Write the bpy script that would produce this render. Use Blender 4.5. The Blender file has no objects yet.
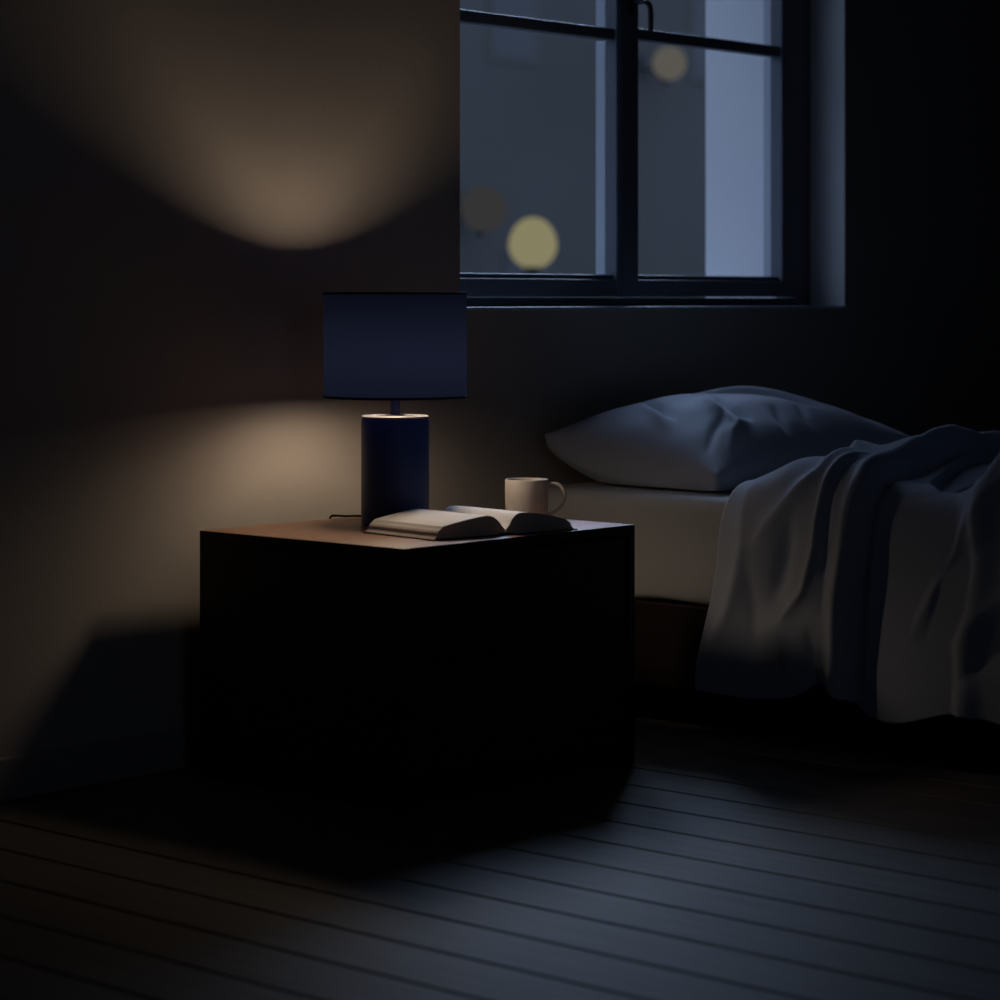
import bpy, bmesh, math, random
import numpy as np
from math import sin, cos, pi, radians, sqrt, atan2
from mathutils import Vector, Matrix, Quaternion
random.seed(4)
C = bpy.context.scene.collection
scene = bpy.context.scene

# ------------------------------------------------------------------ materials
def mat(name, color=(.5, .5, .5), rough=.6, spec=.3, metallic=0., bump=0., bscale=80., vary=0., vscale=6., noise_stretch=(1, 1, 1), sheen=0.):
    m = bpy.data.materials.new(name); m.use_nodes = True
    nt = m.node_tree; N = nt.nodes; L = nt.links
    b = N['Principled BSDF']
    b.inputs['Base Color'].default_value = (*color, 1)
    b.inputs['Roughness'].default_value = rough
    b.inputs['Metallic'].default_value = metallic
    b.inputs['Specular IOR Level'].default_value = spec
    if sheen: b.inputs['Sheen Weight'].default_value = sheen
    tc = N.new('ShaderNodeTexCoord'); mp = N.new('ShaderNodeMapping')
    L.new(tc.outputs['Object'], mp.inputs['Vector']); mp.inputs['Scale'].default_value = noise_stretch
    if vary:
        n = N.new('ShaderNodeTexNoise'); n.inputs['Scale'].default_value = vscale; n.inputs['Detail'].default_value = 5
        L.new(mp.outputs[0], n.inputs['Vector'])
        r = N.new('ShaderNodeValToRGB')
        r.color_ramp.elements[0].position = .3; r.color_ramp.elements[1].position = .7
        r.color_ramp.elements[0].color = (*[c * (1 - vary) for c in color], 1)
        r.color_ramp.elements[1].color = (*[min(1, c * (1 + vary)) for c in color], 1)
        L.new(n.outputs['Fac'], r.inputs[0]); L.new(r.outputs[0], b.inputs['Base Color'])
    if bump:
        n = N.new('ShaderNodeTexNoise'); n.inputs['Scale'].default_value = bscale; n.inputs['Detail'].default_value = 3
        L.new(mp.outputs[0], n.inputs['Vector'])
        bp = N.new('ShaderNodeBump'); bp.inputs['Strength'].default_value = bump; bp.inputs['Distance'].default_value = .01
        L.new(n.outputs['Fac'], bp.inputs['Height']); L.new(bp.outputs[0], b.inputs['Normal'])
    return m

def emis(name, color, strength):
    m = bpy.data.materials.new(name); m.use_nodes = True
    nt = m.node_tree; nt.nodes.clear()
    e = nt.nodes.new('ShaderNodeEmission'); o = nt.nodes.new('ShaderNodeOutputMaterial')
    e.inputs[0].default_value = (*color, 1); e.inputs[1].default_value = strength
    nt.links.new(e.outputs[0], o.inputs[0]); return m

def mix_mat(name, parts):
    """shader mixed from (bsdf type, colour, roughness) pairs and a factor"""
    (ta, ca, ra), (tb, cb, rb), f = parts
    m = bpy.data.materials.new(name); m.use_nodes = True
    nt = m.node_tree; nt.nodes.clear(); N = nt.nodes
    o = N.new('ShaderNodeOutputMaterial'); x = N.new('ShaderNodeMixShader'); x.inputs[0].default_value = f
    for i, (t, c, r) in enumerate(((ta, ca, ra), (tb, cb, rb))):
        s = N.new(t); s.inputs['Color'].default_value = (*c, 1)
        if 'Roughness' in s.inputs and r is not None: s.inputs['Roughness'].default_value = r
        nt.links.new(s.outputs[0], x.inputs[i + 1])
    nt.links.new(x.outputs[0], o.inputs[0]); return m

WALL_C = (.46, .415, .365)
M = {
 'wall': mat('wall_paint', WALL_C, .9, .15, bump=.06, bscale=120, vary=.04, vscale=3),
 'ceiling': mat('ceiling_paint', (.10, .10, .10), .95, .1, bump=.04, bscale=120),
 'farwall': mat('dark_wall_paint', (.10, .098, .095), .95, .1, bump=.04, bscale=120),  # unseen walls kept dark so they bounce little light
 'reveal': mat('reveal_plaster', (.88, .88, .89), .85, .2, bump=.05, bscale=150),
 'sill': mat('sill_paint', (.50, .53, .58), .5, .35, bump=.02, bscale=60),
 'baseboard': mat('baseboard_paint', (.34, .31, .27), .5, .35, bump=.02, bscale=60),
 'frame': mat('window_frame_paint', (.14, .155, .185), .45, .4, bump=.03, bscale=90),
 'bead': mat('pale_frame_outside', (.55, .57, .62), .6, .3, bump=.02, bscale=90),
 'black_metal': mat('black_metal', (.012, .012, .014), .35, .5, bump=.02, bscale=200),
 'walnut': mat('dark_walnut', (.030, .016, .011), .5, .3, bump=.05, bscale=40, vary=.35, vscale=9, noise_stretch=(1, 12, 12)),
 'walnut_lit_top': mat('walnut_lit_top', (.38, .20, .125), .40, .4, bump=.03, bscale=40, vary=.28, vscale=9, noise_stretch=(1.2, 14, 14)),  # lighter copy of the walnut, lamplight put into the colour
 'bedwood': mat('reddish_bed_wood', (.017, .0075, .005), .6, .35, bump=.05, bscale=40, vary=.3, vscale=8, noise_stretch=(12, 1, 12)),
 'navy_glaze': mat('navy_glaze', (.016, .040, .155), .5, .4, bump=.015, bscale=30, vary=.15),
 'cap': mat('cream_cap', (.25, .24, .25), .6, .3, bump=.01, bscale=60),
 'navy_metal': mat('navy_metal', (.010, .012, .06), .5, .5, bump=.01, bscale=60),
 'black_trim': mat('black_trim_tape', (.006, .006, .010), .8, .2, bump=.05, bscale=400),
 'rubber': mat('black_rubber', (.006, .006, .006), .55, .3, bump=.02, bscale=300),
 'mug': mat('stoneware_glaze', (.50, .455, .41), .4, .4, bump=.03, bscale=60, vary=.10, vscale=30),
 'sheet': mat('cotton_sheet', (.47, .47, .465), .9, .15, bump=.08, bscale=300, sheen=.1),
 'pillow': mat('pillow_cotton', (.50, .54, .62), .92, .12, bump=.10, bscale=260, sheen=.1),
 'duvet': mat('linen_duvet', (.40, .44, .52), .92, .12, bump=.10, bscale=240, sheen=.1),
 'cover': mat('book_cover_cloth', (.09, .05, .03), .7, .3, bump=.08, bscale=300),
 'facade': mat('facade_render', (.088, .088, .085), .9, .1, bump=.05, bscale=3, vary=.14, vscale=.35),
 'facade_trim': mat('facade_trim', (.090, .090, .086), .9, .1, bump=.05, bscale=8),
 'street': mat('street_asphalt', (.05, .05, .052), .9, .1, bump=.3, bscale=20, vary=.2, vscale=3),
 'post': mat('lamp_post_paint', (.03, .032, .035), .5, .4, bump=.02, bscale=50),
}
M['glass'] = mix_mat('window_glass', (('ShaderNodeBsdfTransparent', (.97, .98, 1.), None), ('ShaderNodeBsdfGlossy', (1, 1, 1), .02), .04))
M['shade'] = mix_mat('navy_shade_fabric', (('ShaderNodeBsdfDiffuse', (.030, .034, .105), .8), ('ShaderNodeBsdfTranslucent', (.0034, .0056, .0165), None), .35))
M['bulb'] = emis('frosted_bulb_glow', (1.0, .775, .56), 108.)
M['globe'] = emis('street_globe_glow', (.80, .72, .38), .34)
M['lit_window'] = emis('curtained_window_glow', (.50, .46, .38), .22)
M['dim_window'] = emis('dim_window_glow', (.42, .41, .39), .095)
M['dark_pane'] = mat('dark_far_pane', (.072, .074, .078), .5, .2, bump=.02, bscale=4)

def paper_mat():
    m = mat('book_paper', (.72, .66, .58), .85, .15)
    nt = m.node_tree; N = nt.nodes; L = nt.links; b = N['Principled BSDF']
    tc = N.new('ShaderNodeTexCoord'); mp = N.new('ShaderNodeMapping'); L.new(tc.outputs['Object'], mp.inputs['Vector'])
    mp.inputs['Scale'].default_value = (4, 4, 900)
    n = N.new('ShaderNodeTexNoise'); n.inputs['Scale'].default_value = 1.; n.inputs['Detail'].default_value = 4
    L.new(mp.outputs[0], n.inputs['Vector'])
    bp = N.new('ShaderNodeBump'); bp.inputs['Strength'].default_value = .35; bp.inputs['Distance'].default_value = .004
    L.new(n.outputs['Fac'], bp.inputs['Height']); L.new(bp.outputs[0], b.inputs['Normal'])
    r = N.new('ShaderNodeValToRGB'); r.color_ramp.elements[0].position = .35; r.color_ramp.elements[1].position = .65
    r.color_ramp.elements[0].color = (.60, .55, .47, 1); r.color_ramp.elements[1].color = (.78, .72, .64, 1)
    L.new(n.outputs['Fac'], r.inputs[0]); L.new(r.outputs[0], b.inputs['Base Color'])
    return m
M['page_edge'] = paper_mat()
M['page'] = mat('book_page', (.92, .88, .83), .85, .15, bump=.03, bscale=60)

def floor_mat():
    m = mat('floor_boards', (.10, .09, .085), .62, .18)
    nt = m.node_tree; N = nt.nodes; L = nt.links; b = N['Principled BSDF']
    tc = N.new('ShaderNodeTexCoord'); mp = N.new('ShaderNodeMapping'); L.new(tc.outputs['Object'], mp.inputs['Vector'])
    mp.inputs['Scale'].default_value = (9, .8, 1)
    n = N.new('ShaderNodeTexNoise'); n.inputs['Scale'].default_value = 5; n.inputs['Detail'].default_value = 7; n.inputs['Distortion'].default_value = .4
    L.new(mp.outputs[0], n.inputs['Vector'])
    r = N.new('ShaderNodeValToRGB'); r.color_ramp.elements[0].position = .25; r.color_ramp.elements[1].position = .75
    r.color_ramp.elements[0].color = (.085, .077, .070, 1); r.color_ramp.elements[1].color = (.130, .118, .108, 1)
    L.new(n.outputs['Fac'], r.inputs[0])
    # tone of each board
    sx = N.new('ShaderNodeSeparateXYZ'); L.new(tc.outputs['Object'], sx.inputs[0])
    q = N.new('ShaderNodeMath'); q.operation = 'MULTIPLY_ADD'; q.inputs[1].default_value = 1 / .15; q.inputs[2].default_value = .234 / .15 + 100
    fl = N.new('ShaderNodeMath'); fl.operation = 'FLOOR'
    L.new(sx.outputs[0], q.inputs[0]); L.new(q.outputs[0], fl.inputs[0])
    wn = N.new('ShaderNodeTexWhiteNoise'); wn.noise_dimensions = '1D'; L.new(fl.outputs[0], wn.inputs['W'])
    mr = N.new('ShaderNodeMapRange'); mr.inputs['To Min'].default_value = .88; mr.inputs['To Max'].default_value = 1.1
    L.new(wn.outputs['Value'], mr.inputs['Value'])
    mul = N.new('ShaderNodeVectorMath'); mul.operation = 'SCALE'
    L.new(r.outputs[0], mul.inputs[0]); L.new(mr.outputs[0], mul.inputs['Scale']); L.new(mul.outputs[0], b.inputs['Base Color'])
    bp = N.new('ShaderNodeBump'); bp.inputs['Strength'].default_value = .12; bp.inputs['Distance'].default_value = .004
    L.new(n.outputs['Fac'], bp.inputs['Height']); L.new(bp.outputs[0], b.inputs['Normal'])
    return m
M['floor'] = floor_mat()

# ------------------------------------------------------------------ helpers
class MB:
    def __init__(s): s.bm = bmesh.new()
    def box(s, x0, x1, y0, y1, z0, z1, bev=0., seg=2):
        t = bmesh.new()
        vs = [t.verts.new(p) for p in ((x0, y0, z0), (x1, y0, z0), (x1, y1, z0), (x0, y1, z0), (x0, y0, z1), (x1, y0, z1), (x1, y1, z1), (x0, y1, z1))]
        for f in ((0, 3, 2, 1), (4, 5, 6, 7), (0, 1, 5, 4), (1, 2, 6, 5), (2, 3, 7, 6), (3, 0, 4, 7)): t.faces.new([vs[i] for i in f])
        if bev: bmesh.ops.bevel(t, geom=t.edges[:], offset=bev, segments=seg, profile=.6, affect='EDGES')
        s.join(t); return s
    def join(s, t):
        me = bpy.data.meshes.new('tmp'); t.to_mesh(me); t.free(); s.bm.from_mesh(me); bpy.data.meshes.remove(me)
    def lathe(s, prof, n=64, close=False, center=(0, 0, 0)):
        rings = []
        for r, z in prof:
            if r < 1e-6: rings.append([s.bm.verts.new((center[0], center[1], center[2] + z))])
            else: rings.append([s.bm.verts.new((center[0] + r * cos(2 * pi * k / n), center[1] + r * sin(2 * pi * k / n), center[2] + z)) for k in range(n)])
        pairs = list(zip(rings, rings[1:])) + ([(rings[-1], rings[0])] if close else [])
        for a, b in pairs:
            for k in range(n):
                k2 = (k + 1) % n
                if len(a) == 1 and len(b) == 1: continue
                if len(a) == 1: s.bm.faces.new((a[0], b[k2], b[k]))
                elif len(b) == 1: s.bm.faces.new((a[k], a[k2], b[0]))
                else: s.bm.faces.new((a[k], a[k2], b[k2], b[k]))
        return s
    def tube(s, pts, r, n=12, caps=True):
        pts = [Vector(p) for p in pts]; rings = []
        up = Vector((0, 0, 1)); prev = None
        for i, p in enumerate(pts):
            d = (pts[min(i + 1, len(pts) - 1)] - pts[max(i - 1, 0)]).normalized()
            if prev is None:
                a = d.cross(up) if abs(d.dot(up)) < .95 else d.cross(Vector((1, 0, 0)))
            else: a = prev - d * prev.dot(d)
            a.normalize(); b = d.cross(a); prev = a
            rr = r[i] if isinstance(r, list) else r
            ra, rb = rr if isinstance(rr, (list, tuple)) else (rr, rr)
            rings.append([s.bm.verts.new(p + a * ra * cos(2 * pi * k / n) + b * rb * sin(2 * pi * k / n)) for k in range(n)])
        for a, b in zip(rings, rings[1:]):
            for k in range(n): s.bm.faces.new((a[k], a[(k + 1) % n], b[(k + 1) % n], b[k]))
        if caps:
            s.bm.faces.new(rings[0][::-1]); s.bm.faces.new(rings[-1])
        return s
    def prism(s, poly, y0, y1, ny=1):
        """closed profile in x,z swept along y"""
        rows = [[s.bm.verts.new((x, y0 + (y1 - y0) * j / ny, z)) for x, z in poly] for j in range(ny + 1)]
        n = len(poly)
        for a, b in zip(rows, rows[1:]):
            for k in range(n): s.bm.faces.new((a[k], a[(k + 1) % n], b[(k + 1) % n], b[k]))
        s.bm.faces.new(rows[0][::-1]); s.bm.faces.new(rows[-1]); return s
    def build(s, name, m, parent=None, smooth=False, angle=None):
        bmesh.ops.recalc_face_normals(s.bm, faces=s.bm.faces[:])
        me = bpy.data.meshes.new(name); s.bm.to_mesh(me); s.bm.free()
        return link(name, me, m, parent, smooth)

def link(name, me, m, parent=None, smooth=False):
    for mm in (m if isinstance(m, list) else [m]): me.materials.append(mm)
    if smooth:
        for p in me.polygons: p.use_smooth = True
    o = bpy.data.objects.new(name, me); C.objects.link(o)
    if parent: o.parent = parent
    if smooth == 'auto':
        try:
            me.set_sharp_from_angle(angle=radians(40))
        except Exception: pass
    return o

def thing(name, label, cat, loc=(0, 0, 0), rz=0., group=None):
    o = bpy.data.objects.new(name, None); C.objects.link(o)
    o.location = loc; o.rotation_euler = (0, 0, rz); o.empty_display_size = .05
    o['label'] = label; o['category'] = cat
    if group: o['group'] = group
    return o
def tag(o, label, cat, group=None):
    o['label'] = label; o['category'] = cat
    if group: o['group'] = group
    return o
def struct(o, label=None, cat=None):
    o['kind'] = 'structure'
    if label: o['label'] = label; o['category'] = cat
    return o
def catmull(P, k=8):
    P = [np.array(p, float) for p in P]; out = []
    for i in range(len(P) - 1):
        p0 = P[max(i - 1, 0)]; p1 = P[i]; p2 = P[i + 1]; p3 = P[min(i + 2, len(P) - 1)]
        for j in range(k):
            t = j / k
            out.append(.5 * ((2 * p1) + (p2 - p0) * t + (2 * p0 - 5 * p1 + 4 * p2 - p3) * t * t + (3 * p1 - p0 - 3 * p2 + p3) * t ** 3))
    out.append(P[-1]); return np.array(out)
def grid_mesh(name, P):
    """P: (n,m,3) array -> mesh"""
    n, m = P.shape[:2]
    me = bpy.data.meshes.new(name)
    idx = np.arange(n * m).reshape(n, m)
    f = np.stack([idx[:-1, :-1], idx[1:, :-1], idx[1:, 1:], idx[:-1, 1:]], -1).reshape(-1, 4)
    me.from_pydata(P.reshape(-1, 3).tolist(), [], f.tolist()); me.update(); return me
def sstep(x, a, b):
    t = np.clip((x - a) / (b - a), 0, 1); return t * t * (3 - 2 * t)
def seg_dist(U, V, pts):
    """signed distance field to a polyline in (u,v): distance, side (+ right of travel), along 0..1"""
    pts = np.array(pts, float); best = np.full(U.shape, 9.); side = np.zeros(U.shape); al = np.zeros(U.shape)
    L = np.r_[0, np.cumsum(np.linalg.norm(np.diff(pts, axis=0), axis=1))]
    for i in range(len(pts) - 1):
        a, b = pts[i], pts[i + 1]; d = b - a; l = np.linalg.norm(d); e = d / l
        t = np.clip(((U - a[0]) * e[0] + (V - a[1]) * e[1]), 0, l)
        px, py = U - a[0] - e[0] * t, V - a[1] - e[1] * t
        q = np.hypot(px, py); k = q < best
        best = np.where(k, q, best); side = np.where(k, np.sign(px * e[1] - py * e[0]), side); al = np.where(k, (L[i] + t) / L[-1], al)
    return best, side, al

# ------------------------------------------------------------------ room
YW = .68                                   # inner face of the window wall
X0, X1, Y0, H = -4.2, 4.2, -4.0, 2.65
WX0, WX1, WZ0, WZ1 = 0.896, 2.486, .940, 2.38   # window opening
RD = .116                                  # depth of the inner reveal
WT = .475                                   # wall thickness

# floor boards run towards the window wall, 15 cm wide
f = MB()
f.box(X0, X1, Y0, YW, -.05, -.012)
x = -.234 - 27 * .15
while x < X1:
    a, b = max(x + .0028, X0), min(x + .15 - .0028, X1)
    if b - a > .01: f.box(a, b, Y0, YW, -.011, 0, .0022, 1)
    x += .15
struct(f.build('floor', M['floor']))
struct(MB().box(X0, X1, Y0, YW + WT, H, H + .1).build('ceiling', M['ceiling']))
w = MB()
w.box(X0, WX0, YW, YW + WT, -.05, H); w.box(WX1, X1, YW, YW + WT, -.05, H)
w.box(WX0, WX1, YW, YW + WT, -.05, WZ0 + .0025); w.box(WX0, WX1, YW, YW + WT, WZ1, H)
struct(w.build('wall_back', M['wall']))
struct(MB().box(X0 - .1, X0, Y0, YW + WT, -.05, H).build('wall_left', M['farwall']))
LX0, LX1, LZ0, LZ1 = -2.65, -1.65, 1.2, 2.15          # added unseen window behind the camera, lets in bluish fill light
wl_ = MB(); wl_.box(X0 - .1, LX0, Y0 - .2, Y0, -.05, H); wl_.box(LX1, X1 + .1, Y0 - .2, Y0, -.05, H); wl_.box(LX0, LX1, Y0 - .2, Y0, -.05, LZ0); wl_.box(LX0, LX1, Y0 - .2, Y0, LZ1, H)
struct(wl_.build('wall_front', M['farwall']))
w2 = bpy.data.objects.new('added_fill_window', None); C.objects.link(w2); w2.location = ((LX0 + LX1) / 2, Y0 - .1, LZ0); w2['kind'] = 'structure'
hw_ = (LX1 - LX0) / 2; hz_ = LZ1 - LZ0
f2 = MB(); f2.box(-hw_, -hw_ + .05, -.03, .03, 0, hz_, .003); f2.box(hw_ - .05, hw_, -.03, .03, 0, hz_, .003); f2.box(-hw_ + .05, hw_ - .05, -.03, .03, 0, .05, .003); f2.box(-hw_ + .05, hw_ - .05, -.03, .03, hz_ - .05, hz_, .003); f2.box(-.02, .02, -.025, .025, .05, hz_ - .05, .003)
f2.build('window_frame', M['frame'], w2)
MB().box(-hw_ + .04, hw_ - .04, -.003, .003, .04, hz_ - .04).build('pane', M['glass'], w2)
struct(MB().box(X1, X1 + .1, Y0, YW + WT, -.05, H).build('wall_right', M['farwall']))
b = MB(); b.box(X0, X1, YW - .014, YW, 0, .083, .004, 2)
struct(b.build('baseboard_back', M['baseboard']))
# plastered reveals of the window opening, inside and outside the frame
FY0, FY1 = YW + RD, YW + RD + .07
t = .012
r = MB()
for ya, yb in ((YW, FY0), (FY1, YW + WT + .01)):
    r.box(WX1 - .001, WX1 + t, ya + .002, yb, WZ0 - .01, WZ1 + t)
    r.box(WX0 - t, WX0 + .001, ya + .002, yb, WZ0 - .01, WZ1 + t)
    r.box(WX0 - t, WX1 + t, ya + .002, yb, WZ1, WZ1 + t)
struct(r.build('trim_1', M['reveal']))
s = MB(); s.box(WX0, WX1, YW - .006, FY0, WZ0 + .003, WZ0 + .0115, .003, 2)
s.box(WX0, WX1, FY1, YW + WT + .03, WZ0 + .006, WZ0 + .0145, .003, 2)
struct(s.build('trim_2', M['sill']))

# window: fixed frame, two sashes
win = bpy.data.objects.new('window_1', None); C.objects.link(win); win.location = (WX0, FY0, WZ0); win['kind'] = 'structure'
def W_(mb, x0, x1, y0, y1, z0, z1, bev=.003): mb.box(x0 - WX0, x1 - WX0, y0 - FY0, y1 - FY0, z0 - WZ0, z1 - WZ0, bev, 2)
fr = MB(); fw = .045; mid = 1.6131; zb = .962
W_(fr, WX0, WX0 + fw, FY0, FY1, WZ0 + .012, WZ1); W_(fr, WX1 - .070, WX1, FY0, FY1, WZ0 + .012, WZ1)
W_(fr, WX0 + fw, WX1 - .070, FY0, FY1, WZ0 + .012, zb + .012); W_(fr, WX0 + fw, WX1 - .070, FY0, FY1, WZ1 - fw, WZ1)
fr.build('window_frame', M['frame'], win)
def sash(x0, x1, left_w, right_w, out, mz=0., name='sash'):
    sb = MB(); z0, z1 = zb + .014, WZ1 - fw - .002; ya, yb = FY0 - .016, FY0 + .024
    gz0 = 1.0327
    W_(sb, x0, x0 + left_w, ya, yb, z0, z1, .005); W_(sb, x1 - right_w, x1, ya, yb, z0, z1, .005)
    W_(sb, x0 + left_w - .002, x1 - right_w + .002, ya, yb, z0, gz0 - .012, .005); W_(sb, x0 + left_w - .002, x1 - right_w + .002, ya, yb, z1 - .06, z1, .005)
    W_(sb, x0 + left_w - .004, x1 - right_w + .004, ya + .012, yb, gz0 - .016, gz0, .003)      # stepped moulding over the bottom rail
    so = sb.build(name, M['frame'], win)
    mu = MB(); W_(mu, x0 + left_w - .003, x1 - right_w + .003, ya + .008, yb - .001, 1.6415 - mz, 1.6719 - mz, .005); mu.build('muntin', M['frame'], so)
    gl = MB()
    W_(gl, x0 + left_w - .004, x1 - right_w + .004, FY0 + .018, FY0 + .022, gz0 - .006, 1.6464 - mz, 0); W_(gl, x0 + left_w - .004, x1 - right_w + .004, FY0 + .018, FY0 + .022, 1.6699 - mz, z1 - .055, 0)
    gl.build('pane', M['glass'], so)
    be = MB()                                                       # pale outer stop round the glass
    for za, zc in ((gz0, 1.6424 - mz), (1.6709 - mz, z1 - .06)):
        W_(be, x1 - right_w - .0005, x1 - right_w + .012, yb - .002, FY0 + out, za, zc, .002)
        W_(be, x0 + left_w - .012, x0 + left_w + .0005, yb - .002, FY0 + out, za, zc, .002)
    be.build('glazing_stop', M['bead'], so)['label'] = 'pale outer glazing stop'
    return so
sl = sash(WX0 + fw + .002, mid - .006, .05, .0085, .054, .009)
sr = sash(mid + .0065, WX1 - .0765, .069, .0835, .048)
hd = MB()
W_(hd, 1.6381, 1.6616, FY0 - .024, FY0 - .014, 1.7003, 1.8228, .004)
hp = [(1.6498, FY0 - .012, 1.7326), (1.6498, FY0 - .050, 1.7326), (1.6528, FY0 - .066, 1.7317), (1.6616, FY0 - .072, 1.7228), (1.6655, FY0 - .073, 1.7052), (1.6655, FY0 - .073, 1.6856), (1.6645, FY0 - .073, 1.6581)]
hp = catmull(hp, 6); hd.tube([(p[0] - WX0, p[1] - FY0, p[2] - WZ0) for p in hp], .0072, 10)
hd.build('window_handle', M['black_metal'], sr, 'auto')

# ------------------------------------------------------------------ outside
GZ = -1.2
st = MB().box(-30, 60, YW + WT + .05, 60, GZ - .2, GZ).build('street_ground', M['street'])
struct(st)
bld = thing('neighbouring_building', 'blurred grey building across the street outside the window', 'building', (14, 11, GZ))
MB().box(-24, 26, 0, 7, 0, 6.2).build('facade_wall', M['facade'], bld)
MB().box(-24.2, 26.2, -.25, 7.2, 6.2, 6.45, .05).build('parapet', M['facade_trim'], bld)
for x, z in ((-1.2, 4.6), (1.6, 4.6), (-4.0, 4.6), (4.4, 4.6), (-1.0, 2.2), (2.6, 2.2), (-3.8, 2.2), (5.2, 2.2)):
    wo = MB().box(x - .34, x + .34, -.012, .02, z - .42, z + .42, .01).build('window', M['facade_trim'], bld)
    MB().box(x - .28, x + .28, -.018, -.008, z - .36, z + .36).build('pane', M['dark_pane'], wo)
def lantern(x, z, r, m, label):
    t = thing('wall_lantern', label, 'wall lantern', (x, 11, z))
    MB().box(-.05, .05, -.03, -.001, -.08, .08, .006).build('wall_plate', M['post'], t)
    MB().tube([(0, -.02, -.03), (0, -.10, -.05), (0, -.26, -r - .03), (0, -.30, -r - .01)], .014, 10).build('bracket', M['post'], t, 'auto')
    MB().lathe([(r * sin(pi * k / 20), -r * cos(pi * k / 20)) for k in range(21)], 32, center=(0, -.30, 0)).build('lantern_globe', m, t, True)
lantern(14.60, 3.10, .155, M['lit_window'], 'dim round wall lantern outside the right window pane, just under the glazing bar')
lantern(12.10, 1.72, .19, M['dim_window'], 'faint round wall lantern outside the left window pane, beside the wall edge')
lamp = thing('street_lamp', 'glowing yellow globe lamp outside the left window pane, out of focus', 'street lamp', (11.453, 9.6, GZ))
MB().lathe([(0, 0), (.09, 0), (.09, .05), (.035, .10), (.03, 2.36), (.07, 2.40), (.07, 2.43), (0, 2.43)], 24).build('lamp_post', M['post'], lamp, 'auto')
MB().lathe([(.19 * sin(pi * k / 20) * (1 if k < 11 else .98), 2.60 - .19 * cos(pi * k / 20) * (1 if k < 10 else 1.12)) for k in range(21)], 32).build('lamp_globe', M['globe'], lamp, True)

# ------------------------------------------------------------------ nightstand
NW, ND, NH = .695, .575, .50
ns = thing('nightstand', 'dark walnut two-drawer box nightstand carrying the lamp and open book', 'nightstand', (0, 0, 0))
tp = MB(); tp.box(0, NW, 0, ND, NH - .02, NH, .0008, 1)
for fc in tp.bm.faces: fc.material_index = 0 if fc.normal.z > .9 else 1  # top face coloured as lit, panel edges coloured as shaded
tp.build('top_panel', [M['walnut_lit_top'], M['walnut']], ns)
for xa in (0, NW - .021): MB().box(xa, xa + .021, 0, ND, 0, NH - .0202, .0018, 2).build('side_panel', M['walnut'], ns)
MB().box(.021, NW - .021, ND - .014, ND - .004, .02, NH - .0205).build('back_panel', M['walnut'], ns)
MB().box(.021, NW - .021, .03, ND - .014, .045, .06).build('bottom_panel', M['walnut'], ns)
MB().box(.021, NW - .021, .022, .040, 0, .040, .001).build('plinth', M['walnut'], ns)
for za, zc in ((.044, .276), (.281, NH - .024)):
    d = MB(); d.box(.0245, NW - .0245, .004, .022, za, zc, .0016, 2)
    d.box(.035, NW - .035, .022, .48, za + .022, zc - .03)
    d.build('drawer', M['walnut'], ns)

# ------------------------------------------------------------------ table lamp
tl = thing('table_lamp', 'table lamp with navy cylinder base and wide navy drum shade', 'table lamp', (.358, .369, NH + .0004))
RB, BH = .0708, .2225
MB().lathe([(0, 0), (RB - .006, 0), (RB - .001, .002), (RB, .006), (RB, BH - .008), (RB - .0015, BH - .003), (RB - .004, BH), (0, BH)], 80).build('base', M['navy_glaze'], tl, 'auto')
MB().lathe([(0, BH), (RB - .0012, BH), (RB - .0004, BH + .001), (RB - .0008, BH + .0035), (RB - .003, BH + .0048), (.020, BH + .005), (.020, BH + .0070), (0, BH + .0070)], 80).build('base_cap', M['cap'], tl, 'auto')['label'] = 'cream cap on top of the lamp base'
MB().lathe([(.0125, BH + .006), (.0105, BH + .008), (.0105, .262), (.016, .2635), (.016, .275), (0, .275)], 32).build('neck', M['navy_metal'], tl, 'auto')
MB().lathe([(0, .2755), (.012, .2755), (.013, .300), (.018, .311), (.018, .397), (.016, .405), (.013, .409), (0, .409)], 32).build('bulb', M['bulb'], tl, True)
MB().lathe([(0, .4092), (.0165, .4092), (.0165, .413), (.010, .419), (0, .420)], 32).build('added_bulb_blocker', M['black_metal'], tl, 'auto')  # added opaque disc, unseen, blocks the bulb's upward light
RS, SZ0, SZ1 = .1490, .2645, .4825
sh = MB().lathe([(RS, SZ0), (RS, SZ0 + .11), (RS, SZ1)], 96).build('lamp_shade', M['shade'], tl, True)
for z in (SZ0 + .0022, SZ1 - .0012):
    ring = MB(); ring.lathe([(RS + .0012 * cos(k * pi / 4) , z + .0024 * sin(k * pi / 4)) for k in range(8)], 96, close=True)
    ring.build('shade_trim', M['black_trim'], sh, True)
sp = MB()
sp.lathe([(.0188 + .002 * cos(k * pi / 4), .285 + .002 * sin(k * pi / 4)) for k in range(8)], 32, close=True)
for a in (20, 140, 260):
    a = radians(a); sp.tube([(.02 * cos(a), .02 * sin(a), .285), (.09 * cos(a), .09 * sin(a), .279), (RS * cos(a), RS * sin(a), SZ0 + .004)], .0014, 8)
sp.build('shade_fitter', M['black_metal'], sh, 'auto')
cp = catmull([(.0, .066, .012), (.004, .085, .010), (.035, .11, .0058), (.065, .14, .0045), (.065, .17, .0045), (.04, .186, .0045), (.02, .196, .0062), (.018, .209, .003), (.016, .213, -.02), (.015, .2145, -.10), (.016, .224, -.30), (.02, .244, -.46), (.10, .275, -.4945), (.30, .305, -.4955)], 8)
MB().tube(cp, .0026, 10).build('power_cord', M['rubber'], tl, True)

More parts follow.
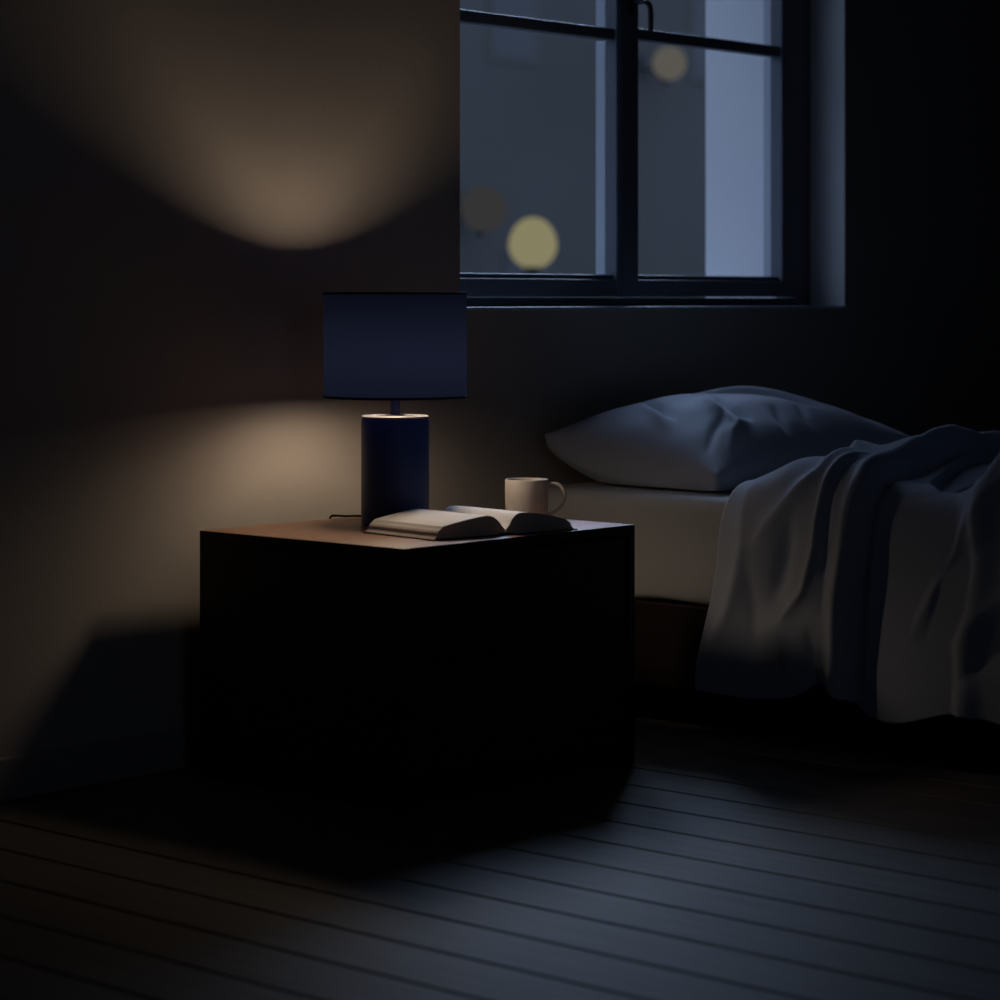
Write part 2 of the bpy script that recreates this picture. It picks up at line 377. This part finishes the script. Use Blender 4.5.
# ------------------------------------------------------------------ open book
bk = thing('open_book', 'thick open hardback book lying face up at the front of the nightstand', 'book', (.333, .038, NH), radians(-8.3))
HW, BD = .190, .224
cv = MB()
cv.prism([(-HW + .004, .0002), (-HW + .004, .0026), (-.02, .0026), (-.008, .0050), (.008, .0050), (.02, .0026), (HW - .002, .0026), (HW - .002, .0002)], -.002, BD + .002)
cv.build('book_cover', M['cover'], bk)
def page_block(sg, crest_x, crest_z, fore_z):
    top = catmull([(-HW + .030, fore_z), (-.125, fore_z + (crest_z - fore_z) * .42), (-.085, fore_z + (crest_z - fore_z) * .80), (crest_x, crest_z), (crest_x * .5, crest_z * .80), (-.010, crest_z * .48), (-.0016, .012)], 10)
    poly = [(-.0016, .0055), (-.012, .0052), (-.022, .0028), (-HW + .007, .0028)]
    fore = [(-HW + .007 + .022 * k / 6 + .0022 * sin(k * 1.3), .0028 + (fore_z - .0028) * k / 6) for k in range(1, 6)]
    pts = poly + fore + [(float(a), float(c)) for a, c in top]
    if sg > 0: pts = [(-a, c) for a, c in pts]
    m = MB(); m.prism(pts, .002, BD - .002, 6)
    bmesh.ops.recalc_face_normals(m.bm, faces=m.bm.faces[:])
    for fce in m.bm.faces: fce.material_index = 1 if (fce.normal.z > .30 and fce.calc_center_median().z > .011) else 0
    return m.build('page_block', [M['page_edge'], M['page']], bk)
page_block(-1, -.046, .0415, .0265)
page_block(1, -.040, .043, .0235)

# ------------------------------------------------------------------ mug
mg = thing('mug', 'cream stoneware mug behind the open book on the nightstand', 'mug', (.634, .246, NH + .0003), radians(-48))
R_ = .0464; MH = .086
MB().lathe([(0, .004), (.034, .004), (.035, 0), (.0385, 0), (.0425, .003), (.0445, .010), (R_ - .0006, .03), (R_, .06), (R_, MH - .002), (R_ - .0012, MH), (R_ - .0026, MH), (R_ - .0038, MH - .002), (R_ - .0042, .03), (R_ - .007, .012), (R_ - .014, .0075), (0, .0068)], 64).build('mug_body', M['mug'], mg, True)
hh = catmull([(R_ - .002, 0, .0755), (R_ + .014, 0, .0760), (R_ + .026, 0, .0715), (R_ + .0335, 0, .058), (R_ + .0335, 0, .043), (R_ + .026, 0, .028), (R_ + .012, 0, .016), (R_ - .003, 0, .0115)], 8)
MB().tube(hh, (.0022, .0036), 14).build('mug_handle', M['mug'], mg, True)

# ------------------------------------------------------------------ bed
BX0, BX1, BY0, BY1 = 1.082, 2.585, -1.34, .658
bf = thing('bed_frame', 'low reddish wood bed frame under the mattress', 'bed', ((BX0 + BX1) / 2, (BY0 + BY1) / 2, 0))
cx, cy = (BX0 + BX1) / 2, (BY0 + BY1) / 2
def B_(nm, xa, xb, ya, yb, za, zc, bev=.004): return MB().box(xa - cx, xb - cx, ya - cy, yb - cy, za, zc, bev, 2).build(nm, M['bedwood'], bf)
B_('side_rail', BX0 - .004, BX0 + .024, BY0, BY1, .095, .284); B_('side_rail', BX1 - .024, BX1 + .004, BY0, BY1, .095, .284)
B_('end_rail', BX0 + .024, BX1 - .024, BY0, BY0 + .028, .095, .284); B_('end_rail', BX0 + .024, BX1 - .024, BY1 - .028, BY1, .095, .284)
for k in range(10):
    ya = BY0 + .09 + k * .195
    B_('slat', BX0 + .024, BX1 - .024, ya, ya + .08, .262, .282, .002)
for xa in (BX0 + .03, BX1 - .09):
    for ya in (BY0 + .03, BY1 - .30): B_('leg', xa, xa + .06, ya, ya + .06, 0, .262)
# mattress in a fitted sheet: soft rounded box
MX, MY, MZ0, MZ1 = (BX1 - BX0) / 2, (BY1 - BY0) / 2, .286, .527
def rbox_grid(nu=200, nv=26):
    rows = []
    per = []
    rc = .055
    for (sx_, sy_, a0) in ((1, 1, 0), (-1, 1, 90), (-1, -1, 180), (1, -1, 270)):
        for k in range(10):
            a = radians(a0 + 90 * k / 9); per.append((sx_ * (MX - rc) + rc * cos(a), sy_ * (MY - rc) + rc * sin(a)))
    # denser outline
    per = np.array(per + [per[0]]); L = np.r_[0, np.cumsum(np.hypot(*np.diff(per, axis=0).T))]
    q = np.linspace(0, L[-1], 720)[:-1]
    px, py = np.interp(q, L, per[:, 0]), np.interp(q, L, per[:, 1])
    return px, py, q
px, py, q = rbox_grid()
rb = .035; prof = []
for k in range(7): a = pi / 2 * k / 6; prof.append((1 - cos(a) and (rb * (1 - sin(a))), rb * (1 - cos(a))))
zprof = [(rb * .55 * (1 - sin(pi / 2 * k / 5)), .02 * (1 - cos(pi / 2 * k / 5))) for k in range(6)]
levels = [(i, z) for i, z in zprof] + [(0, z) for z in np.linspace(.05, MZ1 - MZ0 - .06, 10)] + [(rb * (1 - cos(pi / 2 * k / 7)), MZ1 - MZ0 - rb + rb * sin(pi / 2 * k / 7)) for k in range(8)]
rng = np.random.RandomState(3)
ph = rng.rand(12) * 6.28
V = []; F = []
n = len(px)
for i, z in levels:
    h = z / (MZ1 - MZ0)
    wob = sum(np.sin(q * fr_ + ph[k] + h * (2 + k)) for k, fr_ in enumerate((3.1, 5.7, 9.3, 14.1))) * .0014 * sin(pi * min(1, h * 1.1))
    bot = (np.sin(q * 21 + ph[5]) + np.sin(q * 13 + ph[6])) * .0025 * max(0, 1 - h * 6)
    sc = 1 - i / np.maximum(np.hypot(px, py), .1)
    cxs = np.sign(px) * np.maximum(np.abs(px) - i, 0) + np.sign(px) * wob * (np.abs(px) > MX - .056)
    cys = np.sign(py) * np.maximum(np.abs(py) - i, 0) + np.sign(py) * wob * (np.abs(py) > MY - .056)
    V.append(np.c_[cxs, cys, z + np.maximum(bot, 0)])
for k in range(5):
    sc = (.97, .9, .7, .4, .1)[k]
    p = V[len(levels) - 1].copy(); p[:, 0] *= sc; p[:, 1] *= sc; p[:, 2] = MZ1 - MZ0 + .004 * (1 - sc)
    V.append(p)
NR = len(V)
for a in range(NR - 1):
    for k in range(n): F.append((a * n + k, a * n + (k + 1) % n, (a + 1) * n + (k + 1) % n, (a + 1) * n + k))
F.append(tuple(range(n))[::-1]); F.append(tuple((NR - 1) * n + k for k in range(n)))
me = bpy.data.meshes.new('mattress'); me.from_pydata(np.concatenate(V).tolist(), [], F); me.update()
mo = link('mattress', me, M['sheet'], None, 'auto'); mo.location = (cx, cy, MZ0 - .001)
tag(mo, 'pale mattress in a fitted cotton sheet on the low bed frame', 'mattress')

# pillow: two puffed faces meeting in a pinched seam
def make_pillow():
    hx, hy, n, m_ = .452, .250, 111, 81
    A, Bm = np.meshgrid(np.linspace(-1, 1, n), np.linspace(-1, 1, m_), indexing='ij')
    f_ = np.clip((1 - np.abs(A) ** 2.3) * (1 - np.abs(Bm) ** 2.4), 0, 1) ** .62
    zs = .040 + .038 * (Bm + 1) / 2 * (1 - A) / 2 * 2.0 + .045 * (A + 1) / 2
    zs = zs - .03 * (1 - A ** 2) * (1 - (Bm ** 2)) 
    xx = A * hx * (1 - .055 * (1 - Bm ** 2) * A ** 2); yy = Bm * hy * (1 - .05 * (1 - A ** 2) * Bm ** 2)
    top = zs + .143 * f_ + .012 * f_ * np.exp(-((A + .05) ** 2 / .5 + (Bm + .1) ** 2 / .5))
    def rd(pts, amp, wd, asym=.0):
        amp *= 1.25
        d, sd, al = seg_dist(A, Bm * .55, [(a, b * .55) for a, b in pts])
        fade = np.sin(pi * np.clip(al * .94 + .03, 0, 1)) ** .6
        return amp * (.6 * np.exp(-(d / wd) ** 2) + .4 * np.exp(-(d / (.45 * wd)) ** 2)) * fade * (1 + asym * sd * np.clip(d / wd, 0, 1))
    D = rd([(.30, -.55), (.12, -.05), (-.18, .45)], -.020, .050, .8) + rd([(.42, -.5), (.24, .0), (-.06, .5)], .012, .06)
    D += rd([(-.42, -.62), (-.34, -.30), (-.22, -.02)], -.022, .040, .7) + rd([(-.54, -.75), (-.48, -.35), (-.34, .0)], .013, .045)
    D += rd([(-.72, -.12), (-.60, .18), (-.50, .45)], -.016, .040, .7) + rd([(-.85, -.2), (-.72, .1), (-.62, .4)], .010, .045)
    D += rd([(-.90, -.75), (-.66, -.55), (-.48, -.45)], -.012, .035, .5) + rd([(-.80, -.9), (-.62, -.72), (-.40, -.66)], .010, .035)
    D += rd([(.75, -.8), (.60, -.3), (.52, .2)], -.012, .05, .5) + rd([(.9, -.2), (.70, .0), (.5, .5)], -.010, .045)
    D += rd([(-.2, -.95), (-.15, -.7), (-.05, -.5)], -.012, .04) + rd([(.1, -.98), (.08, -.72), (.18, -.5)], -.012, .04)
    D += .003 * np.sin(9 * A + 4 * Bm) * np.cos(7 * Bm - 3 * A)
    top = top + D * np.clip(f_ * 1.6, 0, 1)
    bot = np.maximum(zs - .13 * f_ ** .42, .0015 + 0 * zs)
    z_edge = zs
    V = np.concatenate([np.stack([xx, yy, top], -1).reshape(-1, 3), np.stack([xx, yy, bot], -1).reshape(-1, 3)])
    idx = np.arange(n * m_).reshape(n, m_); o = n * m_
    F = []
    for i in range(n - 1):
        for j in range(m_ - 1):
            F.append((idx[i, j], idx[i + 1, j], idx[i + 1, j + 1], idx[i, j + 1]))
            F.append((idx[i, j] + o, idx[i, j + 1] + o, idx[i + 1, j + 1] + o, idx[i + 1, j] + o))
    me = bpy.data.meshes.new('pillow'); me.from_pydata(V.tolist(), [], [tuple(int(k) for k in q_) for q_ in F])
    bm = bmesh.new(); bm.from_mesh(me); bmesh.ops.remove_doubles(bm, verts=bm.verts[:], dist=.0004); bm.to_mesh(me); bm.free(); me.update()
    return me
po = link('pillow', make_pillow(), M['pillow'], None, True)
po.location = (1.606, .410, MZ1 + .0045); po.rotation_euler = (0, 0, radians(2.5))
tag(po, 'plump white pillow lying at the head of the bed below the window', 'pillow')

# duvet: draped over the mattress, its head end folded back
def make_duvet():
    S = catmull([(1.035, .115), (1.03, .25), (1.03, .40), (1.038, .49), (1.065, .555), (1.12, .592), (1.25, .615), (1.5, .640), (1.8, .650), (2.2, .645), (2.45, .62), (2.58, .57), (2.63, .50), (2.64, .3), (2.64, .15)], 8)
    sx, sz = S[:, 0], S[:, 1]; wl = np.r_[0, np.cumsum(np.hypot(np.diff(sx), np.diff(sz)))]; WM = wl[-1]
    ts = np.linspace(.05, -1.34, 300)
    ws = np.r_[np.linspace(0, 1.0, 200), np.linspace(1.0, WM, 90)[1:]]
    T, W = np.meshgrid(ts, ws, indexing='ij')
    X = np.interp(W, wl, sx) - .012; Z = np.interp(W, wl, sz) - .020 * sstep(W, .35, .6)
    e = .012
    tx = np.interp(W + e, wl, sx) - np.interp(W - e, wl, sx); tz = np.interp(W + e, wl, sz) - np.interp(W - e, wl, sz)
    l = np.hypot(tx, tz); nx, nz = -tz / l, tx / l
    f = lambda P: np.interp(W, [p[0] for p in P], [p[1] for p in P])
    b1 = f([(0, -.225), (.07, -.23), (.24, -.236), (.34, -.252), (.455, -.258), (.56, -.228), (.65, -.20), (.80, -.165), (1.32, .0), (WM, .03)])
    b2 = f([(0, -.36), (.15, -.366), (.23, -.388), (.37, -.398), (.5, -.362), (.65, -.30), (.9, -.20), (1.32, -.06), (WM, -.03)])
    b3 = f([(0, -.372), (.15, -.374), (.23, -.398), (.34, -.408), (.44, -.410), (.5, -.455), (.65, -.47), (.81, -.45), (1.3, -.36), (WM, -.30)])
    side = 1 - sstep(W, .42, .62)
    b1 = b1 - .034; b2 = b2 - .055 * side - .02; b3 = b3 - .100 * side - .03
    flap = .040 + .026 * side
    step = .010 * side - .010 * (1 - side)
    val = .0 - .040 * (1 - side)
    lobe = (-.004 + .085 * sstep(-T, .46, .80) * sstep(W, .45, .60) * (1 - .6 * sstep(W, .9, 1.5))) * (1 - side) + (.034 - .008 * sstep(-T, .42, .8)) * side
    w1 = .018 + .02 * (1 - side)
    H = flap + (step - flap) * sstep(-T, -b1, -b1 + w1)
    H += (val - step) * sstep(-T, -b2 - .008, -b2 + .018)
    H += (lobe - val) * sstep(-T, -b3 - .012, -b3 + .040)
    # rolled edge of the fold and of the second swell
    H += .016 * np.exp(-((T - b1 - .010) / .016) ** 2)
    H += .014 * np.exp(-((T - b3 + .045) / .028) ** 2)
    def rd(pts, amp, wd, asym=0., fp=.5):
        d, sd, al = seg_dist(T, W, pts)
        fade = np.sin(pi * np.clip(al * .9 + .05, 0, 1)) ** fp
        ww = np.where(sd > 0, wd * (1 + asym), wd * (1 - asym))
        return amp * (.62 * np.exp(-(d / ww) ** 2) + .38 * np.exp(-(d / (.42 * ww)) ** 2)) * fade
    H += rd([(.02, .90), (-.10, .68), (-.17, .553), (-.18, .463), (-.12, .406), (-.07, .36)], .024, .030, .35)
    H += rd([(-.135, .37), (-.12, .30), (-.10, .22)], -.030, .042)
    H += rd([(-.215, .56), (-.213, .423), (-.208, .333), (-.18, .244), (-.13, .19)], .020, .018, .2)
    H += rd([(-.232, .50), (-.232, .35), (-.222, .2)], -.008, .012)
    H += rd([(.0, .46), (-.02, .33), (.0, .2), (.03, .08)], .014, .035)
    H += rd([(-.03, .30), (-.05, .2), (-.06, .06)], -.010, .03)
    H += rd([(-.10, .18), (-.14, .08), (-.15, .0)], .014, .03) + rd([(-.19, .15), (-.20, .06), (-.20, .0)], -.012, .018)
    # on the shaded strip between fold and swell
    H += rd([(-.31, .62), (-.325, .45), (-.315, .25), (-.30, .05)], .012, .022) + rd([(-.285, .5), (-.285, .3), (-.275, .05)], -.008, .018)
    # second swell
    H += rd([(-.50, .62), (-.52, .52), (-.545, .439), (-.52, .358), (-.465, .26), (-.42, .18)], .015, .024, .25)
    H += rd([(-.72, .52), (-.64, .471), (-.585, .423), (-.54, .395)], .010, .028, .2)
    H += rd([(-.62, .38), (-.57, .34), (-.54, .26)], -.008, .034)
    H += rd([(-.78, .36), (-.67, .284), (-.555, .195), (-.48, .13)], .009, .036, .2)
    H += rd([(-.70, .22), (-.60, .13), (-.52, .06)], -.008, .03)
    H += rd([(-.385, .56), (-.380, .66), (-.385, .756), (-.445, .80)], .014, .016) + rd([(-.365, .74), (-.33, .9), (-.27, 1.105), (-.2, 1.3)], .018, .022)
    H += rd([(-.55, .62), (-.60, .75), (-.56, .95)], -.018, .05) + rd([(-.65, .6), (-.72, .8), (-.66, 1.1)], .016, .05)
    H += rd([(-.10, .72), (-.04, .95), (-.02, 1.2)], -.012, .04) + rd([(-.06, .62), (-.0, .75)], .010, .04)
    # loose folds further down the bed
    for k, (a, c_, ph_) in enumerate(((17, 5, .4), (11, -7, 1.7), (26, 9, 2.9))):
        H += .007 / (1 + .4 * k) * np.sin(a * T + c_ * W + ph_ + 1.2 * np.sin(3 * W + k)) * sstep(-T, .6, .85)
    H += .0022 * np.sin(34 * T + 10 * W) * np.cos(23 * W - 12 * T)
    # head end rolls down to the mattress
    H *= 1 - .85 * (1 - sstep(-T, -.06, .10)) * np.exp(-((W - .52) / .12) ** 2)
    H += .095 * sstep(-T, .42, .62) * np.exp(-((W - .60) / .17) ** 2)
    H -= .040 * (1 - sstep(-T, -.06, .13)) * (1 - side) * (1 - sstep(W, 1.2, 1.7))
    hem = (1 - sstep(W, 0, .30))
    Y = T - .068 + hem * .045 * (1 - sstep(-T, -.05, .12)) ** 1.5
    H = np.maximum(H, .012 * side - .036 * (1 - side) * (1 - sstep(W, 1.65, 1.85)))
    Xn, Zn = X + nx * H, Z + nz * H - .024 * sstep(W, .95, 1.5) * (1 - sstep(W, 1.7, 1.9))
    Xn = Xn - .018 * hem * (1 + np.sin(13 * T + .6)) * .5
    # uneven hem
    Zn = Zn + hem ** 3 * (.012 * np.sin(9 * T + 1.) + .010 * np.sin(21 * T) + .055 * np.exp(-((T + .225) / .05) ** 2) - .008 * np.exp(-((T - .05) / .05) ** 2) + .02 * np.exp(-((T + .13) / .08) ** 2))
    return grid_mesh('duvet', np.stack([Xn, Y, Zn], -1))
me = make_duvet()
do = link('duvet', me, M['duvet'], None, True)
md = do.modifiers.new('thickness', 'SOLIDIFY'); md.thickness = .018; md.offset = -1; md.use_rim = True
tag(do, 'rumpled grey white duvet folded back over the bed and hanging to the floor', 'duvet')

# ------------------------------------------------------------------ light
wd = bpy.data.worlds.new('dusk'); scene.world = wd; wd.use_nodes = True
bg = wd.node_tree.nodes['Background']; bg.inputs[0].default_value = (.51, .67, 1.0, 1); bg.inputs[1].default_value = 1.0
sd = bpy.data.lights.new('moon', 'SUN'); sd.energy = 2.3; sd.angle = radians(24); sd.color = (.52, .70, 1.)
so = bpy.data.objects.new('moon', sd); C.objects.link(so); so.location = (4, 4, 6)
so.rotation_euler = Vector((-.80, -.60, -.72)).to_track_quat('-Z', 'Y').to_euler()
pd = bpy.data.lights.new('window_portal', 'AREA'); pd.shape = 'RECTANGLE'; pd.size = WX1 - WX0; pd.size_y = WZ1 - WZ0
pd.cycles.is_portal = True
po_ = bpy.data.objects.new('window_portal', pd); C.objects.link(po_)
po_.location = ((WX0 + WX1) / 2, YW + WT + .03, (WZ0 + WZ1) / 2); po_.rotation_euler = (radians(-90), 0, 0)

p2 = bpy.data.lights.new('window_portal', 'AREA'); p2.shape = 'RECTANGLE'; p2.size = 1; p2.size_y = 1
p2.cycles.is_portal = True
q2 = bpy.data.objects.new('window_portal', p2); C.objects.link(q2); q2.location = ((LX0 + LX1) / 2, Y0 - .21, (LZ0 + LZ1) / 2)
q2.rotation_euler = (radians(90), 0, 0); p2.size, p2.size_y = LX1 - LX0, hz_

# ------------------------------------------------------------------ camera
FPX, HOR = 2530., 300.
th = atan2(2250, 2530)
cd = bpy.data.cameras.new('camera'); co = bpy.data.objects.new('camera', cd); C.objects.link(co); scene.camera = co
d0 = .5 * FPX / 266; a0 = (404 - 500) / FPX * d0
co.location = (-(a0 * sin(th) + d0 * cos(th)), -(-a0 * cos(th) + d0 * sin(th)), 515 / FPX * d0)
co.rotation_euler = (radians(90), 0, th - pi / 2 + (pi / 2 - 2 * th) + 0)   # looks along (cos th, sin th)
co.rotation_euler = (radians(90), 0, -(pi / 2 - th))
cd.sensor_width = 36; cd.lens = FPX / 1000 * 36
cd.shift_y = -(500 - HOR) / 1000
cd.clip_end = 200
cd.dof.use_dof = True; cd.dof.focus_distance = 5.4; cd.dof.aperture_fstop = 3.2
scene.view_settings.view_transform = 'Standard'
try: scene.view_settings.look = 'None'
except Exception: pass
scene.view_settings.exposure = 0; scene.view_settings.gamma = 1
scene.view_settings.use_curve_mapping = False
scene.cycles.max_bounces = 8; scene.cycles.diffuse_bounces = 5; scene.cycles.transparent_max_bounces = 12
scene.cycles.sample_clamp_indirect = 4
